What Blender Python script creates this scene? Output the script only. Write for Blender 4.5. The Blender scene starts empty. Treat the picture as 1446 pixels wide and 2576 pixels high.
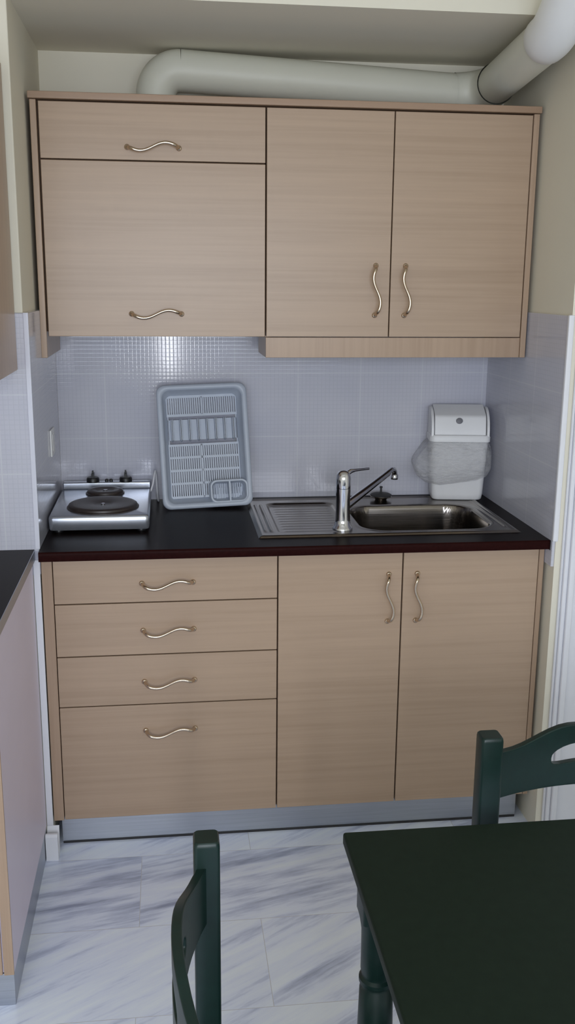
import bpy, bmesh, math, random
from math import sin, cos, pi, radians, sqrt, exp
from mathutils import Vector, Matrix, noise
random.seed(7)
sc = bpy.context.scene
COL = sc.collection

# ------------------------------------------------------------------ materials
def lin(c):
    return tuple((v/255/12.92) if v/255 <= 0.04045 else ((v/255+0.055)/1.055)**2.4 for v in c) + (1.0,)

class N:
    """small node-tree helper"""
    def __init__(s, name):
        s.m = bpy.data.materials.new(name); s.m.use_nodes = True
        s.t = s.m.node_tree; s.b = s.t.nodes['Principled BSDF']
    def n(s, typ, **kw):
        o = s.t.nodes.new(typ)
        for k, v in kw.items(): setattr(o, k, v)
        return o
    def l(s, a, b): s.t.links.new(a, b)
    def set(s, **kw):
        for k, v in kw.items(): s.b.inputs[k.replace('_', ' ')].default_value = v
        return s
    def math(s, op, a, b=None, c=None):
        o = s.n('ShaderNodeMath', operation=op)
        for i, v in enumerate((a, b, c)):
            if v is None: continue
            if isinstance(v, (int, float)): o.inputs[i].default_value = v
            else: s.l(v, o.inputs[i])
        return o.outputs[0]
    def obj(s): return s.n('ShaderNodeTexCoord').outputs['Object']
    def mapping(s, vec, scale=(1,1,1), rot=(0,0,0), loc=(0,0,0)):
        o = s.n('ShaderNodeMapping'); s.l(vec, o.inputs[0])
        o.inputs['Scale'].default_value = scale; o.inputs['Rotation'].default_value = rot; o.inputs['Location'].default_value = loc
        return o.outputs[0]
    def noise(s, vec, scale=5, detail=3, rough=0.5):
        o = s.n('ShaderNodeTexNoise'); s.l(vec, o.inputs['Vector'])
        o.inputs['Scale'].default_value = scale; o.inputs['Detail'].default_value = detail; o.inputs['Roughness'].default_value = rough
        return o.outputs['Fac']
    def ramp(s, fac, stops):
        o = s.n('ShaderNodeValToRGB'); s.l(fac, o.inputs[0])
        e = o.color_ramp.elements
        while len(e) < len(stops): e.new(0.5)
        for i, (p, c) in enumerate(stops): e[i].position = p; e[i].color = c
        return o.outputs['Color']
    def mix(s, fac, a, b):
        o = s.n('ShaderNodeMix', data_type='RGBA')
        for i, v in ((0, fac), (6, a), (7, b)):
            if isinstance(v, (int, float, tuple)): o.inputs[i].default_value = v
            else: s.l(v, o.inputs[i])
        return o.outputs[2]
    def col(s, c): s.l(c, s.b.inputs['Base Color'])
    def bump(s, h, strength=0.3, dist=0.001):
        o = s.n('ShaderNodeBump'); o.inputs['Strength'].default_value = strength; o.inputs['Distance'].default_value = dist
        s.l(h, o.inputs['Height']); s.l(o.outputs[0], s.b.inputs['Normal'])

def simple(name, rgb, rough=0.5, metal=0.0, var=0.04, vscale=30, bump=0.0, spec=0.5):
    m = N(name).set(Roughness=rough, Metallic=metal)
    m.b.inputs['Specular IOR Level'].default_value = spec
    f = m.noise(m.obj(), vscale, 3)
    c = lin(rgb)
    lo = tuple(v*(1-var) for v in c[:3]) + (1,); hi = tuple(min(1, v*(1+var)) for v in c[:3]) + (1,)
    m.col(m.ramp(f, [(0.3, lo), (0.7, hi)]))
    if bump: m.bump(f, bump, 0.0008)
    return m.m

def wood(name, axis, base, dark):
    """fine straight-grained beech; axis = grain direction"""
    m = N(name).set(Roughness=0.34)
    m.b.inputs['Specular IOR Level'].default_value = 0.45
    sca = {'x': (1.6, 60, 75), 'z': (75, 60, 1.6)}[axis]
    v = m.obj()
    f1 = m.noise(m.mapping(v, sca), 1.0, 4, 0.6)
    sca2 = {'x': (0.8, 9, 11), 'z': (11, 9, 0.8)}[axis]
    f2 = m.noise(m.mapping(v, sca2, loc=(3, 1, 2)), 1.0, 2, 0.5)
    f = m.math('ADD', m.math('MULTIPLY', f1, 0.6), m.math('MULTIPLY', f2, 0.4))
    m.col(m.ramp(f, [(0.34, lin(dark)), (0.52, lin(base)), (0.7, lin(tuple(min(255, int(c*1.035)) for c in base)))]))
    m.bump(f1, 0.06, 0.0006)
    return m.m

def tile_mat(name):
    """20 cm ceramic tiles pressed with a fine mosaic grid"""
    m = N(name).set(Roughness=0.09)
    sep = m.n('ShaderNodeSeparateXYZ'); m.l(m.obj(), sep.inputs[0])
    u = m.math('ADD', sep.outputs[0], sep.outputs[1]); z = sep.outputs[2]
    def cell(x, p, off=0.0):      # 0 at the cell's edge, 1 in the centre
        f = m.math('FRACT', m.math('DIVIDE', m.math('ADD', x, off+20*p), p))
        return m.math('SUBTRACT', 1.0, m.math('ABSOLUTE', m.math('SUBTRACT', m.math('MULTIPLY', f, 2.0), 1.0)))
    p = 0.0125
    fu, fz = cell(u, p, 0.083), cell(z, p, -1.468)
    g = m.math('MINIMUM', m.math('MULTIPLY', fu, 4.0), m.math('MULTIPLY', fz, 4.0))
    g = m.math('MINIMUM', g, 1.0)
    ju, jz = cell(u, 0.2, 0.083), cell(z, 0.2, -1.468)
    j = m.math('MINIMUM', m.math('MINIMUM', m.math('MULTIPLY', ju, 38.0), m.math('MULTIPLY', jz, 38.0)), 1.0)
    nz = m.noise(m.obj(), 6, 2)
    body = m.ramp(nz, [(0.3, lin((190, 191, 204))), (0.7, lin((197, 197, 208)))])
    c = m.mix(m.math('MULTIPLY', m.math('SUBTRACT', 1.0, g), 0.35), body, lin((170, 173, 186)))
    c = m.mix(m.math('SUBTRACT', 1.0, j), c, lin((204, 206, 213)))
    m.col(c)
    dome = m.math('ADD', m.math('POWER', m.math('SUBTRACT', 1.0, fu), 6.0), m.math('POWER', m.math('SUBTRACT', 1.0, fz), 6.0))
    wob = m.math('MULTIPLY', m.noise(m.obj(), 55, 2), 0.25)
    m.bump(m.math('SUBTRACT', wob, dome), 0.09, 0.0006)
    return m.m

def marble_floor(name):
    m = N(name).set(Roughness=0.22)
    v = m.obj()
    br = m.n('ShaderNodeTexBrick', offset=0.5, offset_frequency=2, squash=1.0)
    mp = m.mapping(v, loc=(0.06, 0.965+0.0025, 0))
    m.l(mp, br.inputs['Vector'])
    br.inputs['Color1'].default_value = (0, 0, 0, 1); br.inputs['Color2'].default_value = (1, 1, 1, 1)
    br.inputs['Mortar'].default_value = (0.5, 0.5, 0.5, 1)
    br.inputs['Scale'].default_value = 1.0; br.inputs['Mortar Size'].default_value = 0.0008
    br.inputs['Brick Width'].default_value = 0.60; br.inputs['Row Height'].default_value = 0.305
    rnd = m.n('ShaderNodeSeparateColor'); m.l(br.outputs['Color'], rnd.inputs[0]); r = rnd.outputs[0]
    off = m.n('ShaderNodeCombineXYZ')
    m.l(m.math('MULTIPLY', r, 37.0), off.inputs[0]); m.l(m.math('MULTIPLY', r, 53.0), off.inputs[1])
    vr = m.n('ShaderNodeVectorRotate', rotation_type='Z_AXIS'); m.l(v, vr.inputs['Vector'])
    m.l(m.math('MULTIPLY_ADD', r, 0.55, -0.62), vr.inputs['Angle'])
    add = m.n('ShaderNodeVectorMath', operation='ADD'); m.l(vr.outputs[0], add.inputs[0]); m.l(off.outputs[0], add.inputs[1])
    st = m.mapping(add.outputs[0], (1.5, 11, 1))
    n1 = m.noise(st, 1.6, 7, 0.62)
    n2 = m.noise(m.mapping(add.outputs[0], (3.0, 30, 1), loc=(5, 2, 0)), 1.5, 5, 0.65)
    f = m.math('ADD', m.math('MULTIPLY', n1, 0.72), m.math('MULTIPLY', n2, 0.28))
    f = m.math('ADD', f, m.math('MULTIPLY', m.math('SUBTRACT', 0.5, r), 0.10))
    c = m.ramp(f, [(0.33, lin((152, 161, 190))), (0.43, lin((194, 204, 231))), (0.50, lin((222, 231, 253))), (0.62, lin((232, 241, 255)))])
    c = m.mix(br.outputs['Fac'], c, lin((196, 199, 210)))
    m.col(c)
    return m.m

def brushed(name, rgb, rough=0.32, axis=0):
    m = N(name).set(Metallic=1.0, Roughness=rough)
    s = [90, 90, 90]; s[axis] = 1.5
    f = m.noise(m.mapping(m.obj(), tuple(s)), 3.0, 3)
    c = lin(rgb)
    m.col(m.ramp(f, [(0.3, tuple(v*0.86 for v in c[:3])+(1,)), (0.7, c)]))
    r = m.math('MULTIPLY_ADD', f, 0.18, rough-0.09); m.l(r, m.b.inputs['Roughness'])
    return m.m

def film(name):
    m = N(name).set(Roughness=0.35)
    f = m.noise(m.obj(), 14, 2)
    m.col(m.ramp(f, [(0.3, lin((200, 200, 203))), (0.7, lin((216, 216, 219)))]))
    f2 = m.noise(m.mapping(m.obj(), (1.0, 1.0, 2.6)), 24, 4, 0.62)
    m.bump(f2, 0.8, 0.014)
    m.l(m.math('MULTIPLY_ADD', f2, 0.5, 0.16), m.b.inputs['Alpha'])
    m.b.inputs['Transmission Weight'].default_value = 0.0
    return m.m

M = dict(
    paint=simple('cream_wall_paint', (224, 219, 203), 0.7, var=0.015, vscale=4, bump=0.02),
    white=simple('white_gloss_paint', (226, 227, 233), 0.35, var=0.01),
    tile=tile_mat('mosaic_tile'),
    bead=simple('tile_edge_bead', (208, 209, 221), 0.3, var=0.01),
    floor=marble_floor('grey_veined_marble'),
    beech=wood('beech_grain_across', 'x', (173, 149, 127), (164, 140, 118)),
    beech_v=wood('beech_grain_upright', 'z', (172, 147, 125), (162, 137, 115)),
    edge=wood('beech_edge', 'x', (158, 131, 109), (148, 121, 99)),
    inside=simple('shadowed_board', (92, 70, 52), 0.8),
    top=simple('espresso_worktop', (26, 20, 20), 0.32, var=0.25, vscale=260, spec=0.03),
    top_edge=simple('espresso_edge', (38, 15, 14), 0.4, var=0.15, vscale=120, spec=0.03),
    steel=brushed('brushed_steel', (140, 134, 128), 0.2, 0),
    plinth=brushed('brushed_aluminium', (186, 190, 198), 0.4, 0),
    chrome=simple('chrome', (205, 205, 210), 0.09, 1.0, var=0.01),
    nickel=simple('satin_nickel', (205, 188, 168), 0.24, 1.0, var=0.02),
    laminate=simple('pale_laminate', (222, 212, 228), 0.4, var=0.015, vscale=8),
    green=simple('dark_green_lacquer', (13, 35, 31), 0.38, var=0.12, vscale=50, bump=0.03, spec=0.35),
    green_top=simple('dark_green_table_lacquer', (26, 37, 29), 0.5, var=0.08, vscale=60, bump=0.02, spec=0.10),
    duct=simple('white_duct_plastic', (212, 212, 200), 0.45, var=0.015, vscale=10),
    duct_socket=simple('bright_duct_plastic', (222, 222, 222), 0.4, var=0.01),
    rack=simple('grey_blue_plastic', (176, 184, 198), 0.4, var=0.02),
    bin=simple('white_bin_plastic', (226, 226, 228), 0.42, var=0.012, vscale=12),
    badge=simple('grey_badge', (110, 110, 116), 0.5),
    film=film('clear_bin_liner'),
    enamel=simple('silver_enamel', (176, 180, 190), 0.24, 0.75, var=0.03),
    iron=simple('cast_iron', (52, 42, 38), 0.42, 0.1, var=0.12, vscale=90, bump=0.05),
    black=simple('black_plastic', (18, 18, 20), 0.4),
    rubber=simple('dark_rubber', (44, 44, 46), 0.6),
    cable=simple('white_cable', (215, 215, 220), 0.4),
    switch=simple('white_switch_plastic', (236, 236, 236), 0.35),
)

# ------------------------------------------------------------------ mesh helpers
def BM(): return bmesh.new()
def box(bm, x0, x1, y0, y1, z0, z1):
    v = [bm.verts.new((x, y, z)) for z in (z0, z1) for y in (y0, y1) for x in (x0, x1)]
    fs = []
    for f in ((0,2,3,1), (4,5,7,6), (0,1,5,4), (2,6,7,3), (0,4,6,2), (1,3,7,5)):
        fs.append(bm.faces.new([v[i] for i in f]))
    return fs
def loft(bm, rings, cap0=True, cap1=True, closed=True):
    R = [[bm.verts.new(p) for p in r] for r in rings]
    n = len(R[0])
    for a, b in zip(R, R[1:]):
        for i in range(n if closed else n-1):
            j = (i+1) % n
            bm.faces.new((a[i], a[j], b[j], b[i]))
    if cap0: bm.faces.new(R[0][::-1])
    if cap1: bm.faces.new(R[-1])
    return R
def circ(c, r, n=24, ax='z', rb=None):
    rb = rb or r; o = []
    for i in range(n):
        a = 2*pi*i/n; p, q = r*cos(a), rb*sin(a)
        o.append({'z': (c[0]+p, c[1]+q, c[2]), 'y': (c[0]+p, c[1], c[2]+q), 'x': (c[0], c[1]+p, c[2]+q)}[ax])
    return o
def lathe(bm, c, prof, n=32, cap0=True, cap1=True, ax='z'):
    """prof: (radius, offset along axis)"""
    i = 'xyz'.index(ax); rings = []
    for r, h in prof:
        p = list(c); p[i] += h; rings.append(circ(p, r, n, ax))
    return loft(bm, rings, cap0, cap1)
def tube(bm, pts, rad, n=12, caps=True, flat=1.0):
    pts = [Vector(p) for p in pts]
    if isinstance(rad, (int, float)): rad = [rad]*len(pts)
    rings = []; up = None
    for i, p in enumerate(pts):
        t = (pts[min(i+1, len(pts)-1)] - pts[max(i-1, 0)]).normalized()
        if up is None:
            a = Vector((0, 0, 1)) if abs(t.z) < 0.9 else Vector((1, 0, 0))
            up = (a - t*a.dot(t)).normalized()
        else: up = (up - t*up.dot(t)).normalized()
        s = t.cross(up)
        rings.append([p + (up*cos(2*pi*k/n) + s*sin(2*pi*k/n)*flat)*rad[i] for k in range(n)])
    return loft(bm, rings, caps, caps)
def rrect(w, d, r, n=6):
    o = []
    for cx, cy, a0 in ((w/2-r, d/2-r, 0), (-w/2+r, d/2-r, pi/2), (-w/2+r, -d/2+r, pi), (w/2-r, -d/2+r, 3*pi/2)):
        for k in range(n+1):
            a = a0 + pi/2*k/n; o.append((cx+r*cos(a), cy+r*sin(a)))
    return o

def world_of(o):
    p = Vector((0, 0, 0))
    while o: p = p + o.location; o = o.parent
    return p
def obj(name, bm, mats, parent=None, bev=0.0, smooth=False, world=True, seg=2):
    if parent is not None and world:
        w = world_of(parent)
        for v in bm.verts: v.co -= w
    bmesh.ops.recalc_face_normals(bm, faces=bm.faces[:])
    me = bpy.data.meshes.new(name); bm.to_mesh(me); bm.free()
    for m in (mats if isinstance(mats, (list, tuple)) else [mats]): me.materials.append(m)
    o = bpy.data.objects.new(name, me); COL.objects.link(o)
    if parent is not None: o.parent = parent
    if smooth:
        for p in me.polygons: p.use_smooth = True
    if bev:
        b = o.modifiers.new('bevel', 'BEVEL'); b.width = bev; b.segments = seg; b.limit_method = 'ANGLE'; b.angle_limit = radians(40)
        for p in me.polygons: p.use_smooth = True
        wn = o.modifiers.new('normals', 'WEIGHTED_NORMAL'); wn.keep_sharp = True
    elif smooth:
        me.set_sharp_from_angle(angle=radians(smooth if smooth > 1 else 40))
    return o
def bx(name, b, mat, parent=None, bev=0.0015, **k):
    bm = BM(); box(bm, *b); return obj(name, bm, mat, parent, bev, **k)
def tag(o, label, cat, group=None):
    o['label'] = label; o['category'] = cat
    if group: o['group'] = group
    return o
def thing(name, label, cat, loc=(0, 0, 0), group=None):
    o = bpy.data.objects.new(name, None); COL.objects.link(o)
    o.location = loc; o.empty_display_size = 0.05
    return tag(o, label, cat, group)
def struct(name, bm, mats, bev=0.0, parent=None, smooth=False):
    o = obj(name, bm, mats, parent, bev, smooth)
    if parent is None: o['kind'] = 'structure'
    return o
def faces_mat(fs, i):
    for f in fs: f.material_index = i

# ------------------------------------------------------------------ the room
W, YB, TZ, SOF = 1.358, 0.573, 1.468, 2.182
RX0, RX1, RY0, CEIL = -0.95, 2.35, -4.1, 2.62

bm = BM(); box(bm, RX0, RX1, RY0, YB+0.1, -0.08, 0.0); struct('floor', bm, M['floor'])
bm = BM(); box(bm, RX0, RX1, RY0, 0.006, CEIL, CEIL+0.1); struct('ceiling', bm, M['paint'])
# back of the niche
bm = BM()
box(bm, -0.012, W+0.008, YB+0.008, YB+0.1, 0, CEIL)
faces_mat(box(bm, 0.0, W, YB, YB+0.008, 0.80, TZ), 1)
struct('wall_back', bm, [M['paint'], M['tile']])
# block of wall left of the niche, tiled to the same height
bm = BM()
box(bm, RX0, -0.012, 0.006, YB+0.1, 0, CEIL)
faces_mat(box(bm, RX0, 0.0, 0.0, YB, 0.80, TZ), 1)
box(bm, -0.02, -0.003, 0.002, YB, 0, 0.80)
struct('wall_left', bm, [M['paint'], M['tile']], bev=0.004)
# wall right of the niche, with the doorway cut in its front
bm = BM()
box(bm, W+0.008, 1.4195, -0.05, YB+0.1, 0, CEIL)
box(bm, 1.4195, RX1, -0.05, YB+0.1, 2.08, CEIL)
box(bm, 2.25, RX1, -0.05, YB+0.1, 0, 2.08)
faces_mat(box(bm, W, W+0.008, -0.046, YB, 0.80, TZ), 1)
struct('wall_right', bm, [M['paint'], M['tile']])
# lintel over the niche: its underside is the soffit
bm = BM(); box(bm, -0.012, W+0.008, 0.006, YB+0.008, SOF, CEIL); struct('wall_lintel', bm, M['paint'])
# rest of the room, behind and beside the camera
bm = BM(); box(bm, RX0-0.1, RX0, RY0, YB+0.1, 0, CEIL); struct('wall_side_left', bm, M['paint'])
bm = BM(); box(bm, RX1, RX1+0.1, RY0, YB+0.1, 0, CEIL); struct('wall_side_right', bm, M['paint'])
WX0, WX1, WZ0, WZ1 = -0.90, 1.70, 1.05, 2.10
bm = BM()
box(bm, RX0, WX0, RY0-0.1, RY0, 0, CEIL); box(bm, WX1, RX1, RY0-0.1, RY0, 0, CEIL)
box(bm, WX0, 0.29, RY0-0.1, RY0, 0, WZ0); box(bm, 0.42, WX1, RY0-0.1, RY0, 0, WZ0); box(bm, WX0, WX1, RY0-0.1, RY0, WZ1, CEIL)
struct('wall_rear', bm, M['paint'])
bm = BM()
for a in ((WX0, WX0+0.05, WZ0, WZ1), (WX1-0.05, WX1, WZ0, WZ1), (WX0, WX1, WZ0, WZ0+0.05), (WX0, WX1, WZ1-0.05, WZ1), (0.43, 0.48, WZ0, WZ1)):
    box(bm, a[0], a[1], RY0-0.09, RY0-0.02, a[2], a[3])
struct('window_1', bm, M['white'], bev=0.004)
# trims: tile corner bead on the right, skirting stubs either side of the plinth
bm = BM(); box(bm, W-0.003, W+0.012, -0.058, -0.046, 0.872, TZ+0.002); struct('trim_1', bm, M['white'], bev=0.003)
bm = BM()
prof = [(0, 0), (0, 0.07), (0.004, 0.078), (0.012, 0.079), (0.012, 0)]
loft(bm, [[(x, -0.05+0.0*i, z) for i, (a, z) in enumerate(())] or [(x, -0.012-a if False else -0.048+a*0.6, z) for a, z in prof] + [(x, 0.0, 0.079), (x, 0.0, 0.0)] for x in (-0.0185, 0.014)])
struct('baseboard_left', bm, M['white'])
bm = BM(); box(bm, -0.0185, -0.0015, -0.0025, 0.002, 0.079, 0.842); struct('trim_2', bm, M['white'], bev=0.001)
bm = BM(); box(bm, -0.011, 0.0012, -0.0022, 0.004, 0.8712, TZ); struct('trim_3', bm, M['bead'], bev=0.001)
# white door to the right with a stepped architrave
bm = BM()
for x0, x1, y in ((1.382, 1.389, -0.060), (1.389, 1.402, -0.066), (1.402, 1.419, -0.073)):
    box(bm, x0, x1, y, -0.05, 0, 2.13)
box(bm, 1.385, 2.31, -0.072, -0.05, 2.08, 2.13)
box(bm, 2.25, 2.31, -0.072, -0.05, 0, 2.13)
d = struct('door_1', bm, M['white'], bev=0.004)
bm = BM(); box(bm, 1.4215, 2.246, -0.059, -0.021, 0.006, 2.076); obj('door_leaf', bm, M['white'], d, 0.003)
bm = BM()
lathe(bm, (2.18, -0.058, 1.02), [(0.024, 0), (0.024, -0.008), (0.010, -0.012), (0.010, -0.05)], 20, ax='y')
tube(bm, [(2.18, -0.104, 1.02), (2.12, -0.108, 1.02), (2.06, -0.106, 1.018)], 0.009)
obj('door_handle', bm, M['nickel'], d, smooth=True)
# light switch on the left reveal of the niche
t = thing('light_switch', 'white switch plate on the side wall above the hot plate', 'switch', (0.0, 0.35, 1.05))
bx('plate', (0.0, 0.0055, 0.322, 0.402, 1.054, 1.130), M['switch'], t, 0.002)
bx('rocker', (0.0055, 0.0068, 0.342, 0.382, 1.068, 1.116), M['switch'], t, 0.001)

# ------------------------------------------------------------------ handles
def handle(parent, cx, cz, yface, vertical):
    """S-curved bow handle standing off the front at yface"""
    bm = BM(); L, A, S = 0.134, 0.0105, 0.027; pts, rad = [], []
    n = 44
    for i in range(n+1):
        s = i/n
        e = min(s, 1-s)
        k = min(1.0, e/0.13)
        out = S*(1-(1-k)**2.6)
        w = -A*sin(2*pi*s)*1.0
        a = -L/2 + L*s
        # ends turn squarely into the board
        p = (cx+w, yface-out, cz-a) if vertical else (cx+a, yface-out, cz+w)
        pts.append(p); rad.append(0.0049 - 0.0011*(1-abs(2*s-1))*(1 if e > 0.1 else 0.3))
    tube(bm, pts, rad, 10)
    for e in (pts[0], pts[-1]):
        lathe(bm, (e[0], yface, e[2]), [(0.0075, 0.0), (0.0075, -0.003), (0.0055, -0.006)], 14, ax='y')
    return obj('handle', bm, M['nickel'], parent, smooth=60)

# ------------------------------------------------------------------ base cabinets
FZ0, FZ1 = 0.094, 0.841
t = thing('drawer_cabinet', 'beech base cabinet of four drawers under the hot plate', 'cabinet', (0.32, 0.3, 0.0))
bm = BM()
box(bm, 0.003, 0.617, 0.019, 0.565, FZ0, 0.842)
obj('carcass', bm, M['inside'], t)
bx('side_filler', (0.001, 0.0285, 0.0, 0.019, FZ0-0.002, FZ1), M['beech_v'], t)
for z0, z1, hz in ((0.7190, FZ1, 0.771), (0.5720, 0.7160, 0.640), (0.4285, 0.5690, 0.494), (FZ0, 0.4255, 0.351)):
    d = bx('drawer', (0.0305, 0.6165, 0.0, 0.018, z0, z1), M['beech'], t)
    handle(d, 0.325, hz, 0.0, False)
t = thing('sink_cabinet', 'beech base cabinet with two tall doors under the sink', 'cabinet', (0.98, 0.3, 0.0))
bm = BM(); box(bm, 0.6185, 1.3555, 0.019, 0.565, FZ0, 0.60)
box(bm, 0.6185, 1.3555, 0.019, 0.035, 0.60, 0.842); box(bm, 0.6185, 0.634, 0.035, 0.565, 0.60, 0.842); box(bm, 1.339, 1.3555, 0.035, 0.565, 0.60, 0.842)
obj('carcass', bm, M['inside'], t)
for x0, x1, hx in ((0.6200, 0.9580, 0.921), (0.9615, 1.3415, 1.0)):
    d = bx('door', (x0, x1, 0.0, 0.018, FZ0, FZ1), M['beech'], t)
    handle(d, hx, 0.710, 0.0, True)
bx('end_panel', (1.3425, 1.3565, -0.002, 0.565, FZ0, FZ1), M['beech_v'], t)
bm = BM(); box(bm, 0.017, 1.338, 0.038, 0.052, 0.004, 0.0925)
box(bm, 0.017, 0.033, 0.052, 0.5, 0.004, 0.0925); box(bm, 1.322, 1.338, 0.052, 0.5, 0.004, 0.0925)
p = tag(obj('plinth', bm, M['plinth'], None, 0.001), 'brushed metal plinth strip along the floor under the beech base cabinets', 'plinth')
bm = BM(); box(bm, 0.019, 1.336, 0.036, 0.039, 0.0, 0.006); obj('floor_seal', bm, M['rubber'], p, world=False)

# worktop, cut out for the sink
CX0, CX1, CY0, CY1 = 0.585, 1.295, 0.070, 0.515
bm = BM()
ZT, ZB = 0.870, 0.8445
for a in ((0.0, CX0, -0.030, YB), (CX1, W, -0.030, YB), (CX0, CX1, -0.030, CY0), (CX0, CX1, CY1, YB)):
    box(bm, a[0], a[1], a[2], a[3], ZB, ZT)
bmesh.ops.remove_doubles(bm, verts=bm.verts[:], dist=1e-5)
wt = tag(obj('worktop', bm, M['top'], None), 'dark brown worktop running wall to wall around the sink', 'worktop')
bm = BM()   # rounded front lip
pr = [(-0.030, ZT), (-0.0325, ZT-0.0012), (-0.0342, ZT-0.004), (-0.0348, ZT-0.008), (-0.0348, ZB+0.004), (-0.0335, ZB+0.0008), (-0.030, ZB)]
loft(bm, [[(x, y, z) for y, z in pr] for x in (0.0, W-0.0015)], True, True)
obj('front_edge', bm, M['top_edge'], wt, smooth=True)
bm = BM(); box(bm, W-0.002, W+0.0155, -0.0365, -0.0462+0.0, ZB-0.001, ZT+0.001) if False else box(bm, W-0.0015, W-0.0002, -0.0365, -0.004, ZB-0.001, ZT+0.0006)
obj('end_cap', bm, M['black'], wt)

# ------------------------------------------------------------------ sink
SX0, SX1, SY0, SY1 = 0.572, 1.309, 0.056, 0.531
def sdf_rr(x, y, x0, x1, y0, y1, r):
    cx, cy = (x0+x1)/2, (y0+y1)/2
    qx, qy = abs(x-cx)-(x1-x0)/2+r, abs(y-cy)-(y1-y0)/2+r
    return sqrt(max(qx, 0)**2+max(qy, 0)**2)+min(max(qx, qy), 0)-r
def sm(a, b, x):
    t = min(1, max(0, (x-a)/(b-a))); return t*t*(3-2*t)
BOWL = (0.872, 1.252, 0.100, 0.402, 0.075)
DRN = (0.634, 0.836, 0.098, 0.470, 0.030)
def sink_z(x, y):
    z = ZT + 0.0035
    e = min(x-SX0, SX1-x, y-SY0, SY1-y)
    z += 0.0028*exp(-((e-0.012)/0.006)**2)
    z -= 0.0030*(1-sm(0, 0.006, e))
    b = sdf_rr(x, y, *BOWL)
    z += 0.0020*exp(-((b-0.012)/0.006)**2)
    if b < 0.004: z -= 0.004*sm(0.004, -0.003, b) + 0.128*min(1, max(0, (-0.001-b)/0.011)) + 0.006*sm(-0.011, -0.022, b) + 0.008*sm(-0.02, -0.14, b)
    dr = sdf_rr(x, y, *DRN)
    z -= 0.0065*sm(0.006, -0.006, dr)
    if dr < -0.012:
        z += 0.0010*sm(-0.012, -0.022, dr)*max(0, sin((y-0.10)/0.030*2*pi))**2
    for gx in (0.596, 0.613, 1.282):      # pressed ribs at either end
        if 0.10 < y < 0.46: z += 0.0036*exp(-((x-gx)/0.0042)**2)*sm(0.10, 0.125, y)*sm(0.46, 0.435, y)
    return z
nx, ny = 380, 240
gx = [SX0+(SX1-SX0)*i/nx for i in range(nx+1)]; gy = [SY0+(SY1-SY0)*j/ny for j in range(ny+1)]
ZG = [[sink_z(x, y) for y in gy] for x in gx]
def sink_part(name, test, parent):
    bm = BM(); vs = {}
    def V(i, j):
        if (i, j) not in vs: vs[(i, j)] = bm.verts.new((gx[i], gy[j], ZG[i][j]))
        return vs[(i, j)]
    for i in range(nx):
        for j in range(ny):
            if test((gx[i]+gx[i+1])/2, (gy[j]+gy[j+1])/2):
                bm.faces.new((V(i, j), V(i+1, j), V(i+1, j+1), V(i, j+1)))
    return obj(name, bm, M['steel'], parent, smooth=180)
isb = lambda x, y: sdf_rr(x, y, *BOWL) < 0.004
isd = lambda x, y: sdf_rr(x, y, *DRN) < 0.007
t = thing('kitchen_sink', 'stainless steel inset sink with a drainer left of its single bowl', 'sink', (0.94, 0.29, ZT))
sink_part('bowl', isb, t); sink_part('drainboard', isd, t)
sink_part('rim', lambda x, y: not isb(x, y) and not isd(x, y), t)
bm = BM(); zb = min(min(r) for r in ZG)
lathe(bm, (1.06, 0.25, zb+0.0005), [(0.045, 0), (0.045, 0.002), (0.036, 0.0035), (0.034, 0.001), (0.008, 0.0005)], 32)
obj('drain_outlet', bm, M['chrome'], t, smooth=True)

# mixer tap
t = thing('mixer_tap', 'chrome single lever mixer tap standing at the front rim of the sink', 'tap', (0.813, 0.122, ZT))
TX, TY, T0 = 0.813, 0.122, ZT+0.004
bm = BM()
lathe(bm, (TX, TY, T0), [(0.0285, 0), (0.0285, 0.004), (0.0265, 0.009), (0.0225, 0.014), (0.0205, 0.03), (0.0195, 0.06), (0.0195, 0.085), (0.0205, 0.1), (0.0208, 0.118)], 32)
obj('tap_body', bm, M['chrome'], t, smooth=50)
bm = BM()
lathe(bm, (TX, TY, T0), [(0.0205, 0.119), (0.0208, 0.124), (0.0208, 0.143), (0.0195, 0.154), (0.0155, 0.162), (0.009, 0.1665), (0.002, 0.168)], 32)
cap = obj('cartridge_cap', bm, M['chrome'], t, smooth=50)
bm = BM(); tube(bm, [(TX+0.008, TY+0.004, T0+0.155), (TX+0.022, TY+0.012, T0+0.163), (TX+0.036, TY+0.022, T0+0.1635), (TX+0.056, TY+0.036, T0+0.1625), (TX+0.082, TY+0.056, T0+0.161)], [0.0075, 0.0062, 0.0042, 0.0036, 0.0034], 12)
obj('lever', bm, M['chrome'], cap, smooth=50)
bm = BM()
a, b = Vector((TX+0.012, TY+0.010, T0+0.066)), Vector((0.992, 0.300, 1.0065))
pts = [a.lerp(b, k/10) for k in range(10)]
pts += [b + Vector((-0.004, -0.004, 0.0005)), b + Vector((0.004, 0.004, -0.001)), b+Vector((0.0075, 0.0075, -0.007)), b+Vector((0.009, 0.009, -0.016))]
tube(bm, pts, [0.0125, 0.012, 0.0115, 0.011, 0.0105, 0.010, 0.0097, 0.0094, 0.0092, 0.009, 0.009, 0.0093, 0.0095, 0.0095], 16)
sp = obj('spout', bm, M['chrome'], t, smooth=50)
bm = BM(); lathe(bm, (b.x+0.0095, b.y+0.0095, b.z-0.030), [(0.0105, 0), (0.0112, 0.002), (0.0112, 0.014), (0.009, 0.016)], 20)
obj('aerator', bm, M['chrome'], sp, smooth=50)
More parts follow.
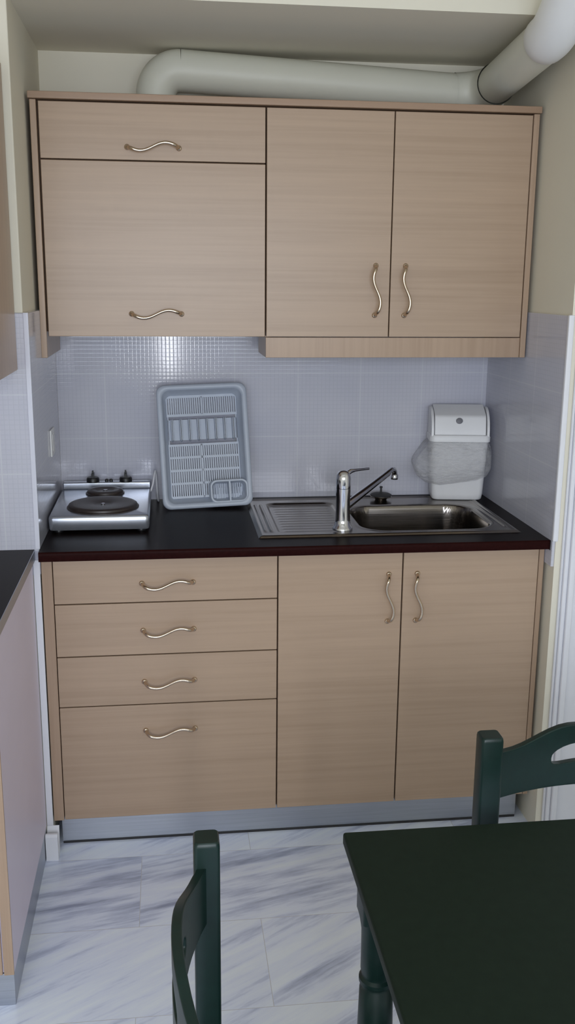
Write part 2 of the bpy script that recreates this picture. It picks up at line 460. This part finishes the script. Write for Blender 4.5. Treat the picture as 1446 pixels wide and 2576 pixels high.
# plug
t = thing('sink_plug', 'steel basket plug with an upright stem lying behind the sink bowl', 'plug', (1.003, 0.492, ZT+0.004))
bm = BM(); lathe(bm, (1.003, 0.492, ZT+0.0035), [(0.018, 0), (0.021, 0.006), (0.033, 0.010), (0.0345, 0.012), (0.033, 0.014)], 32)
obj('basket', bm, M['steel'], t, smooth=50)
bm = BM(); lathe(bm, (1.003, 0.492, ZT+0.0175), [(0.0335, 0), (0.034, 0.003), (0.028, 0.006), (0.006, 0.0075), (0.0035, 0.009), (0.0032, 0.024), (0.0048, 0.025), (0.0048, 0.029), (0.002, 0.030)], 28)
obj('stopper', bm, M['rubber'], t, smooth=50)

# ------------------------------------------------------------------ swing bin and its liner
t = thing('swing_bin', 'white swing top bin with a bunched clear liner in the corner by the sink', 'bin', (1.249, 0.500, ZT+0.0045))
t.rotation_euler.z = radians(-8)
def bring(w, d, z, r=0.018, y=0.0, x=0.0): return [(px+x, py+y, z) for px, py in rrect(w, d, r)]
bm = BM()
loft(bm, [bring(0.150, 0.072, 0.0), bring(0.158, 0.080, 0.004), bring(0.163, 0.085, 0.02), bring(0.175, 0.097, 0.150), bring(0.181, 0.103, 0.188)])
obj('bin_body', bm, M['bin'], t, smooth=60, world=False)
bm = BM()
loft(bm, [bring(0.182, 0.104, 0.187), bring(0.189, 0.112, 0.189), bring(0.190, 0.113, 0.203), bring(0.184, 0.107, 0.209), bring(0.176, 0.099, 0.210)])
# side cheeks of the lid: curved ears that carry the flap
for s in (-1, 1):
    prof = [(-0.050, 0.206), (-0.049, 0.226), (-0.043, 0.248), (-0.032, 0.266), (-0.014, 0.282), (0.008, 0.291), (0.034, 0.291), (0.046, 0.276), (0.049, 0.206)]
    loft(bm, [[(s*x, y, z) for y, z in prof] for x in (0.083, 0.0905)])
lid = obj('lid', bm, M['bin'], t, smooth=40, world=False)
bm = BM()
prof = [(-0.046, 0.209), (-0.0445, 0.226), (-0.036, 0.262), (-0.030, 0.272), (0.030, 0.298), (0.040, 0.293), (0.044, 0.280), (0.044, 0.209)]
loft(bm, [[(x, y, z) for y, z in prof] for x in (-0.0805, 0.0805)])
fl = obj('swing_flap', bm, M['bin'], lid, bev=0.003, world=False)
bm = BM()
c = Vector((-0.004, -0.0395, 0.2535))
Rr = Matrix.Rotation(radians(-13), 4, 'X')
rings = []
for r, h in ((0.0105, 0.0), (0.0105, -0.0018), (0.009, -0.0025)):
    rings.append([Rr @ Vector((r*cos(2*pi*k/24), h, r*0.9*sin(2*pi*k/24))) + c for k in range(24)])
loft(bm, rings)
obj('badge', bm, M['badge'], fl, smooth=40, world=False)['label'] = 'round grey badge on the flap'
bm = BM()   # liner folded out over the rim and bunched
rings = []
base = rrect(1, 1, 0.2, 14)
nb = len(base)
for k, (zz, g) in enumerate(((0.188, 0.001), (0.176, 0.006), (0.160, 0.013), (0.142, 0.019), (0.122, 0.022), (0.102, 0.021), (0.084, 0.014), (0.070, 0.004))):
    ring = []
    for i, (px, py) in enumerate(base):
        a = math.atan2(py, px)
        left = max(0, cos(a-pi))**1.5
        nz = noise.noise((cos(a)*2.3, sin(a)*2.3, zz*22))*0.010 + noise.noise((cos(a)*6+zz*9, sin(a)*6, zz*30))*0.007
        gg = max(0.0015, g*(1+1.55*left) + nz*min(1, g/0.006))
        if cos(a) > 0.6: gg = min(gg, 0.012)
        w, d = 0.181+2*gg, 0.105+2*min(gg, 0.024)
        droop = (0.004 + 0.020*(1-min(1, (2*px)**2)))*max(0, -sin(a))*(k/7) + 0.012*left*(k/7) + 0.022*max(0, cos(a))*(-k/7)
        ring.append((px*w, py*d, zz-droop))
    rings.append(ring)
loft(bm, rings, False, False)
o = obj('bin_liner', bm, M['film'], t, smooth=180, world=False)
o['label'] = 'clear plastic liner folded over the rim'
sub = o.modifiers.new('smooth', 'SUBSURF'); sub.levels = 1; sub.render_levels = 1

# ------------------------------------------------------------------ hot plate
t = thing('hot_plate', 'silver two burner electric hot plate at the left end of the dark worktop', 'hot plate', (0.143, 0.34, ZT))
HX0, HX1, HY0, HY1, HZ = 0.006, 0.279, 0.150, 0.540, 0.920
bm = BM()
cx, cy = (HX0+HX1)/2, (HY0+HY1)/2
def hr(w, d, z, r): return [(px+cx, py+cy, z) for px, py in rrect(w, d, r)]
w, d = HX1-HX0, HY1-HY0
loft(bm, [hr(w-0.006, d-0.006, HZ-0.040, 0.010), hr(w-0.002, d-0.002, HZ-0.036, 0.012), hr(w, d, HZ-0.020, 0.012), hr(w, d, HZ-0.006, 0.012), hr(w-0.005, d-0.005, HZ-0.0012, 0.012), hr(w-0.012, d-0.012, HZ, 0.010)])
obj('housing', bm, M['enamel'], t, smooth=50)
bm = BM(); box(bm, HX0+0.004, HX1-0.001, 0.508, HY1-0.002, HZ-0.001, HZ+0.021)
rim = obj('control_ridge', bm, M['enamel'], t, 0.004)
for x, y in ((0.03, 0.18), (0.255, 0.18), (0.03, 0.51), (0.255, 0.51)):
    bm = BM(); lathe(bm, (x, y, ZT), [(0.012, 0), (0.013, 0.006), (0.010, 0.011)], 16); obj('foot', bm, M['black'], t, smooth=50)
for bx_, by, br_ in ((0.147, 0.262, 0.097), (0.142, 0.449, 0.054)):
    bm = BM()
    lathe(bm, (bx_, by, HZ), [(br_+0.004, 0.0), (br_+0.004, 0.002), (br_, 0.0035), (br_-0.001, 0.009), (br_-0.005, 0.0115), (br_-0.014, 0.0118), (0.030, 0.0105), (0.024, 0.0080), (0.001, 0.0078)], 48)
    o = obj('burner', bm, M['iron'], t, smooth=40)
    o['label'] = 'large dark burner disc' if br_ > 0.08 else 'small dark burner disc'
    bm = BM(); lathe(bm, (bx_, by, HZ+0.008), [(0.006, 0), (0.006, 0.002), (0.002, 0.003)], 16); obj('centre_stud', bm, M['chrome'], o, smooth=40)
for x in (0.101, 0.201):
    bm = BM(); lathe(bm, (x, 0.524, HZ+0.020), [(0.0195, 0), (0.0195, 0.010), (0.0165, 0.0145), (0.006, 0.0155)], 28)
    box(bm, x-0.004, x+0.004, 0.508, 0.540, HZ+0.032, HZ+0.047)
    box(bm, x-0.0025, x+0.0025, 0.520, 0.528, HZ+0.045, HZ+0.055)
    obj('knob', bm, M['black'], t, smooth=40)
for x in (0.143, 0.156):
    bm = BM(); lathe(bm, (x, 0.522, HZ+0.020), [(0.0055, 0), (0.0055, 0.006), (0.003, 0.009)], 14); obj('indicator_lamp', bm, M['black'], t, smooth=40)
bm = BM()
tube(bm, [(0.278, 0.50, 0.912), (0.285, 0.505, 0.935), (0.290, 0.512, 0.965), (0.292, 0.516, 0.972), (0.2945, 0.520, 0.960), (0.2965, 0.524, 0.920), (0.298, 0.528, 0.885), (0.300, 0.532, 0.874), (0.300, 0.545, 0.8735)], 0.0033, 10)
o = obj('power_cord', bm, M['cable'], t, smooth=60); o['label'] = 'white power cord looping beside the dish rack'

# ------------------------------------------------------------------ dish rack leaning on the tiles
RW, RH = 0.2745, 0.3775
t = thing('dish_rack', 'grey plastic dish rack leaning upright against the wall tiles', 'dish rack', (0.4527, 0.4159, 0.8763))
t.rotation_mode = 'QUATERNION'
Mr = Matrix.Rotation(0.0386, 3, 'Z') @ Matrix.Rotation(-0.2393, 3, 'X') @ Matrix.Rotation(-0.0337, 3, 'Y')
t.rotation_quaternion = Mr.to_quaternion()
D = 0.046            # tray depth, away from the viewer (+y local)
def rr(w, h, r, y, n=8): return [(px, y, pz+RH/2) for px, pz in rrect(w, h, r, n)]
bm = BM()
prof = [(0.0, 0.0065, 0.024), (-0.0, 0.001, 0.026), (0.003, -0.002, 0.026), (0.009, -0.003, 0.026), (0.0145, -0.001, 0.024), (0.0165, 0.004, 0.024)]
loft(bm, [rr(RW-2*a, RH-2*a, r, y) for a, y, r in prof], False, False)
obj('rim', bm, M['rack'], t, smooth=60, world=False)
bm = BM()
loft(bm, [rr(RW-0.033, RH-0.033, 0.024, 0.004), rr(RW-0.037, RH-0.037, 0.024, 0.012), rr(RW-0.052, RH-0.056, 0.022, D-0.004), rr(RW-0.060, RH-0.064, 0.020, D)], False, False)
obj('tray_wall', bm, M['rack'], t, smooth=60, world=False)
# slatted floor of the tray, open between the ribs
FXa, FXb, FZa, FZb = -RW/2+0.031, RW/2-0.031, 0.033, RH-0.033
def zbars(bm, x0, x1, z0, z1, pitch, wdt, y0, y1):
    n = max(1, int((x1-x0)/pitch))
    for i in range(n+1):
        x = x0+(x1-x0)*i/n
        box(bm, x-wdt/2, x+wdt/2, y0, y1, z0, z1)
bm = BM()
zbars(bm, FXa, FXb, 0.29, FZb, 0.0066, 0.0038, D-0.004, D)
for z in (0.288, 0.345): box(bm, FXa-0.002, FXb+0.002, D-0.005, D+0.0005, z-0.004, z+0.004)
box(bm, -0.002, 0.003, D-0.005, D+0.0005, 0.29, FZb)
obj('top_grid', bm, M['rack'], t, world=False)
bm = BM()
zbars(bm, FXa, FXb, FZa, 0.198, 0.0066, 0.0040, D-0.004, D)
for z in (0.196, 0.158, 0.118, 0.078, 0.036): box(bm, FXa-0.002, FXb+0.002, D-0.005, D+0.0005, z-0.0035, z+0.0035)
box(bm, -0.010, -0.004, D-0.005, D+0.0005, FZa, 0.198)
obj('main_grid', bm, M['rack'], t, world=False)
# raised plate holders between two steps
bm = BM()
box(bm, FXa, FXb, D-0.004, D, 0.2115, 0.2745)
for x in (FXa+0.0015, FXb-0.0015): box(bm, x-0.0015, x+0.0015, D-0.004, D, 0.196, 0.290)
for i in range(8):
    x = FXa+0.012+(FXb-FXa-0.024)*i/7
    loft(bm, [[(px*0.8+x, y, pz*0.9) if False else (px+x, y, pz) for px, pz in [(a_, 0.2425+b_) for a_, b_ in rrect(wd, hh, 0.0038, 4)]] for wd, hh, y in ((0.0085, 0.070, D-0.003), (0.0068, 0.068, D-0.021), (0.0055, 0.066, D-0.023))])
obj('plate_holder', bm, M['rack'], t, smooth=30, world=False)
# cutlery box in the lower right corner
bm = BM()
cx0, cx1, cz0, cz1 = 0.008, RW/2-0.012, 0.011, 0.083
def cr(w, h, r, y, cx=(cx0+cx1)/2, cz=(cz0+cz1)/2): return [(px+cx, y, pz+cz) for px, pz in rrect(w, h, r, 6)]
cw, ch = cx1-cx0, cz1-cz0
loft(bm, [cr(cw+0.002, ch+0.002, 0.020, D-0.002), cr(cw, ch, 0.020, 0.002), cr(cw-0.004, ch-0.004, 0.019, -0.001), cr(cw-0.012, ch-0.012, 0.016, -0.001), cr(cw-0.016, ch-0.016, 0.014, 0.002), cr(cw-0.024, ch-0.022, 0.012, D-0.004)], False, True)
box(bm, 0.066, 0.071, 0.0, D-0.004, cz0+0.006, cz1-0.006)
cb = obj('cutlery_box', bm, M['rack'], t, smooth=40, world=False)
for cc in (0.043, 0.094):
    bm = BM()
    for dx in (-0.012, -0.004, 0.004, 0.012):
        box(bm, cc+dx-0.0015, cc+dx+0.0015, D-0.010, D-0.004, cz0+0.014, cz0+0.048)
    box(bm, cc-0.0145, cc+0.0145, D-0.008, D-0.005, cz0+0.013, cz0+0.017)
    obj('cutlery_grid', bm, M['rack'], cb, world=False)

# ------------------------------------------------------------------ wall cabinets
UY = 0.240
UZ0, UZ1, UPB = 1.3985, 1.9955, 1.341
t = thing('hood_cabinet', 'beech wall cabinet with a narrow flap over a large flap above the hot plate', 'cabinet', (0.3, 0.4, UPB))
bm = BM(); box(bm, 0.016, 0.606, UY+0.019, 0.565, UZ0+0.012, UZ1+0.0005); obj('carcass', bm, M['inside'], t)
bx('side_panel', (-0.0005, 0.0155, UY-0.004, 0.565, UPB, UZ1), M['beech_v'], t)
for z0, z1, hz in ((1.8535, UZ1-0.003, 1.885), (UZ0, 1.8500, 1.459)):
    d = bx('flap', (0.0205, 0.6055, UY, UY+0.018, z0, z1), M['beech'], t)
    handle(d, 0.310, hz, UY, False)
t = thing('wall_cabinet', 'beech wall cabinet with two tall doors and a pelmet above the sink', 'cabinet', (0.98, 0.4, UPB))
bm = BM(); box(bm, 0.6085, 1.337, UY+0.019, 0.565, UZ0+0.004, UZ1+0.0005); obj('carcass', bm, M['inside'], t)
for x0, x1, hx in ((0.6095, 0.9525, 0.912), (0.9555, 1.3365, 0.996)):
    d = bx('door', (x0, x1, UY, UY+0.018, UZ0, UZ1-0.003), M['beech'], t)
    handle(d, hx, 1.525, UY, True)
bx('end_panel', (1.3380, 1.3540, UY-0.004, 0.565, UPB, UZ1), M['beech_v'], t)
bm = BM(); box(bm, 0.608, 1.3375, UY+0.001, UY+0.019, UPB, UZ0-0.002); box(bm, 0.608, 0.624, UY+0.019, 0.46, UPB, UZ0+0.003)
obj('pelmet', bm, M['beech_v'], t, 0.001)
bm = BM()
box(bm, -0.004, 1.3565, UY-0.012, 0.565, UZ1+0.001, 2.0138)
tag(obj('top_board', bm, M['edge'], None, 0.0015), 'long beech board capping both wall cabinets under the duct', 'board')

# ------------------------------------------------------------------ ventilation duct
t = thing('ventilation_duct', 'cream round ventilation duct lying on the wall cabinets and turning forward at the right', 'duct', (0.326, 0.492, 2.014))
def arc(p, q, r, n=8):   # quarter bend from p towards q via corner
    return [p.lerp(q, k/n) for k in range(n+1)]
bm = BM()
R0, PY = 0.0555, 0.492
A0, A1 = Vector((0.319, PY, 2.0142)), Vector((1.185, PY, 2.086))
bc, br = Vector((A0.x+0.068, PY, 2.0555)), 0.068
pts = [A0]
for k in range(15):
    a = pi - (pi/2+0.044)*k/14
    pts.append(Vector((bc.x+br*cos(a), PY, bc.z+br*sin(a))))
e = pts[-1]
tube(bm, pts, R0, 32, caps=False)
obj('elbow', bm, M['duct'], t, smooth=60)
bm = BM(); tube(bm, [e+(e-A1).normalized()*0.001, e.lerp(A1, 0.5), A1], R0, 32, caps=False); obj('pipe', bm, M['duct'], t, smooth=60)
bm = BM()
B0 = Vector((1.276, 0.385, 2.098)); B1 = Vector((1.262, -0.015, 2.122))
pts = [A1-Vector((0.004, 0, 0)), A1]
P0, P1, P2 = A1, Vector((1.280, PY, 2.092)), B0
for k in range(1, 13):
    s = k/12; pts.append(P0*(1-s)**2 + P1*2*s*(1-s) + P2*s*s)
tube(bm, pts, R0+0.0015, 32, caps=False)
obj('elbow', bm, M['duct'], t, smooth=60)
bm = BM(); tube(bm, [B0, B1], R0-0.002, 32, caps=False); obj('pipe', bm, M['duct'], t, smooth=60)
bm = BM()
dirv = (B1-B0).normalized()
pts = [B1-dirv*0.004, B1, B1+dirv*0.004, B1+dirv*0.03]
rad = [R0-0.002, R0+0.0005, R0+0.002, R0+0.002]
C0 = pts[-1]; C1 = Vector((1.262, -0.11, 2.133)); C2 = Vector((1.268, -0.19, 2.25))
for k in range(1, 11):
    s = k/10; pts.append(C0*(1-s)**2 + C1*2*s*(1-s) + C2*s*s); rad.append(R0+0.002)
pts.append(Vector((1.29, -0.40, CEIL))); rad.append(R0+0.005)
tube(bm, pts, rad, 32, caps=False)
o = obj('socket_bend', bm, M['duct_socket'], t, smooth=60); o['label'] = 'whiter wide socket bend rising to the ceiling'

# ------------------------------------------------------------------ left hand counter and wall cabinet, seen from their ends
t = thing('counter_cabinet', 'base cabinet at the left edge with a pale blank side panel', 'cabinet', (-0.35, -0.3, 0.0))
bm = BM(); box(bm, -0.66, -0.039, -0.596, -0.006, 0.085, 0.840); obj('carcass', bm, M['laminate'], t)
bx('side_panel', (-0.038, -0.0195, -0.597, -0.006, 0.082, 0.841), M['laminate'], t, 0.0008)
bx('panel_edge', (-0.040, -0.0190, -0.603, -0.5972, 0.082, 0.841), M['beech_v'], t, 0.0008)
d = bx('door', (-0.64, -0.043, -0.604, -0.5975, 0.084, 0.838), M['beech_v'], t, 0.001)
handle(d, -0.11, 0.70, -0.604, True)
bm = BM(); box(bm, -0.66, -0.0205, -0.594, -0.008, 0.0, 0.080)
p = obj('plinth', bm, M['plinth'], t, 0.001)
bm = BM()
loft(bm, [[(x, y, z) for y, z in ((0.0, 0.870), (-0.612, 0.870), (-0.616, 0.866), (-0.616, 0.846), (-0.612, 0.8425), (0.0, 0.8425))] for x in (-0.93, -0.0135)])
w2 = tag(obj('worktop', bm, M['top'], None), 'dark worktop slab at the left edge over the pale side panel', 'worktop')
bm = BM(); box(bm, -0.0134, -0.0118, -0.615, -0.001, 0.843, 0.8695); o = obj('end_strip', bm, M['plinth'], w2); o['label'] = 'grey metal end strip'
t = thing('wall_cabinet', 'beech wall cabinet cut off by the left edge over the counter', 'cabinet', (-0.35, -0.2, 1.33))
bm = BM(); box(bm, -0.66, -0.048, -0.325, -0.004, 1.331, 2.029); obj('carcass', bm, M['laminate'], t)
bx('side_panel', (-0.0475, -0.030, -0.327, -0.004, 1.330, 2.030), M['beech_v'], t)
d = bx('door', (-0.64, -0.031, -0.346, -0.328, 1.330, 2.030), M['beech'], t)
handle(d, -0.58, 1.45, -0.346, True)

# ------------------------------------------------------------------ table
t = thing('dining_table', 'dark green wooden table in the lower right corner', 'table', (1.0, -1.74, 0.0))
TX0, TX1, TY0, TY1, TT = 0.580, 1.43, -2.28, -1.202, 0.752
bm = BM(); box(bm, TX0, TX1, TY0, TY1, TT-0.020, TT); obj('tabletop', bm, M['green_top'], t, 0.004, seg=3)
bm = BM()
box(bm, TX0+0.14, TX1-0.14, TY1-0.16, TY1-0.14, TT-0.08, TT-0.02); box(bm, TX0+0.14, TX1-0.14, TY0+0.14, TY0+0.16, TT-0.08, TT-0.02)
box(bm, TX0+0.14, TX0+0.16, TY0+0.16, TY1-0.16, TT-0.08, TT-0.02); box(bm, TX1-0.16, TX1-0.14, TY0+0.16, TY1-0.16, TT-0.08, TT-0.02)
obj('apron', bm, M['green'], t, 0.002)
legprof = [(0.017, 0), (0.019, 0.02), (0.021, 0.10), (0.0235, 0.20), (0.0255, 0.32), (0.0262, 0.42), (0.0255, 0.50), (0.0240, 0.566), (0.0215, 0.570), (0.0215, 0.574), (0.0252, 0.578), (0.0252, 0.584), (0.0215, 0.588), (0.0215, 0.592), (0.0232, 0.597), (0.0232, 0.63), (0.0235, 0.66), (0.0252, 0.672), (0.0275, 0.686)]
for x in (TX0+0.034, TX1-0.034):
    for y in (TY0+0.1, TY1-0.103):
        bm = BM(); lathe(bm, (x, y, 0), legprof, 28)
        loft(bm, [[(x+px, y+py, z) for px, py in rrect(0.054, 0.054, 0.006, 3)] for z in (0.684, TT-0.0202)])
        obj('leg', bm, M['green'], t, smooth=35)

# ------------------------------------------------------------------ chairs
HW = 0.180
def chair(label):
    t = thing('dining_chair', label, 'chair', (0, 0, 0), 'green dining chairs at the table')
    YBk = -0.19
    for s in (-1, 1):
        bm = BM()    # back post: slim square section with softened top
        secs = [(0.0, -0.012, 0.030), (0.2, -0.004, 0.033), (0.43, 0.0, 0.036), (0.80, 0.0, 0.036), (0.842, 0.0, 0.036), (0.847, 0.0, 0.0345), (0.849, 0.0, 0.031)]
        loft(bm, [[(s*HW+px, YBk+dy+py, z) for px, py in rrect(w, w*0.94, 0.005, 3)] for z, dy, w in secs])
        obj('back_post', bm, M['green'], t, smooth=35, world=False)
        bm = BM()
        loft(bm, [[(s*0.175+px, 0.18+py, z) for px, py in rrect(w, w, 0.004, 3)] for z, w in ((0, 0.028), (0.43, 0.036))])
        obj('front_leg', bm, M['green'], t, smooth=35, world=False)
    # curved crest rail pierced by a hand hole
    def top(s): return 0.814 + 0.028*sm(0.142, 0.030, abs(s))
    def bot(s): return 0.733
    def back(s): return YBk - 0.040*(1-(s/HW)**2)
    n = 60; outer, inner = [], []
    S = HW-0.012
    per = [(S-2*S*k/20, None) for k in range(21)]
    outl = [(s, top(s)) for s, _ in per] + [(-S, 0.80), (-S, 0.777), (-S, 0.755)] + [(-s, bot(s)) for s, _ in per] + [(S, 0.755), (S, 0.777), (S, 0.80)]
    m = len(outl)
    hc = 0.793
    for (s, z) in outl:
        a = math.atan2((z-hc)*3.2, s)
        hx, hz = 0.062, 0.0165
        # stadium-shaped hole, following the rise of the rail
        ux, uz = cos(a)*hx, sin(a)*hz
        k = 1.0/((abs(ux)/hx)**3.2+(abs(uz)/hz)**3.2)**(1/3.2)
        inner.append((ux*k, hc + uz*k - 0.010*(ux*k/hx)**2))
    rings = []
    for k in range(9):
        f = k/8
        rings.append([((1-f)*a[0]+f*b[0], (1-f)*a[1]+f*b[1]) for a, b in zip(inner, outl)])
    bm = BM(); th = 0.0125
    fr = [[(s, back(s)+th/2, z) for s, z in r] for r in rings]
    bk = [[(s, back(s)-th/2, z) for s, z in r] for r in rings]
    loft(bm, fr + bk[::-1] + [fr[0]], False, False)
    bmesh.ops.remove_doubles(bm, verts=bm.verts[:], dist=1e-6)
    obj('crest_rail', bm, M['green'], t, bev=0.002, world=False)
    bm = BM()
    loft(bm, [[(px, py-0.002, z) for px, py in rrect(w, w*0.98, 0.03, 5)] for z, w in ((0.435, 0.372), (0.440, 0.380), (0.452, 0.380), (0.458, 0.372))])
    obj('seat', bm, M['green'], t, smooth=40, world=False)
    for z, yy in ((0.52, YBk),):
        bm = BM(); loft(bm, [[(s, back(s)*0.5+YBk*0.5+y, zz) for y, zz in ((-0.009, z-0.025), (0.009, z-0.025), (0.009, z+0.025), (-0.009, z+0.025))] for s in [(-HW+0.01)+(2*HW-0.02)*k/10 for k in range(11)]])
        obj('lower_rail', bm, M['green'], t, 0.002, world=False)
    bm = BM()
    for s in (-1, 1): box(bm, s*0.176-0.009, s*0.176+0.009, -0.172, 0.165, 0.20, 0.225)
    box(bm, -0.165, 0.165, -0.009, 0.009, 0.203, 0.222)
    obj('stretcher', bm, M['green'], t, 0.002, world=False)
    return t
def copy_tree(o, parent=None):
    c = o.copy(); COL.objects.link(c)
    if parent: c.parent = parent
    for ch in [x for x in COL.objects if x.parent == o]: copy_tree(ch, c)
    return c
c1 = chair('dark green chair in the foreground left of the table, cut by the bottom edge')
c2 = copy_tree(c1)
c1.location = (0.373+0.19, -1.35-HW, 0); c1.rotation_euler.z = radians(-90)
c2.location = (0.833+HW, -1.105-0.19, 0); c2.rotation_euler.z = radians(180)
c2['label'] = 'dark green chair at the far end of the table, in front of the white door'

# ------------------------------------------------------------------ light
def area(name, loc, sx, sz, power, col, rot=(90, 0, 0)):
    l = bpy.data.lights.new(name, 'AREA'); l.shape = 'RECTANGLE'; l.size = sx; l.size_y = sz
    l.energy = power; l.color = col
    o = bpy.data.objects.new(name, l); COL.objects.link(o); o.location = loc
    o.rotation_euler = tuple(radians(a) for a in rot); return o
area('window_daylight', (0.40, RY0+0.20, 1.58), 2.5, 0.9, 53, (0.82, 0.89, 1.0), (60, 0, 0))
area('door_gap_daylight', (0.355, RY0+0.03, 1.47), 0.10, 1.2, 12, (0.94, 0.96, 1.0))
w = bpy.data.worlds.new('daylight'); sc.world = w; w.use_nodes = True
bg = w.node_tree.nodes['Background']; bg.inputs[0].default_value = (0.62, 0.72, 0.9, 1); bg.inputs[1].default_value = 0.6

# ------------------------------------------------------------------ camera
cam = bpy.data.cameras.new('camera'); co = bpy.data.objects.new('camera', cam); COL.objects.link(co)
yaw, pitch, roll = 0.1236, -0.2315, 0.0085
f = Vector((sin(yaw)*cos(pitch), cos(yaw)*cos(pitch), sin(pitch)))
rt = Vector((cos(yaw), -sin(yaw), 0)); up = rt.cross(f)
r2 = rt*cos(roll)+up*sin(roll); u2 = -rt*sin(roll)+up*cos(roll)
co.matrix_world = Matrix(((r2.x, u2.x, -f.x, 0.3348), (r2.y, u2.y, -f.y, -2.4784), (r2.z, u2.z, -f.z, 1.5446), (0, 0, 0, 1)))
cam.sensor_fit = 'VERTICAL'; cam.sensor_height = 36; cam.lens = 2447.69/2576*36
cam.clip_start = 0.02
sc.camera = co
vs = sc.view_settings
vs.view_transform = 'Standard'; vs.look = 'None'; vs.exposure = 0.13; vs.gamma = 1.0; vs.use_curve_mapping = False
sc.cycles.use_denoising = True
sc.cycles.max_bounces = 10; sc.cycles.diffuse_bounces = 6
sc.cycles.sample_clamp_indirect = 6
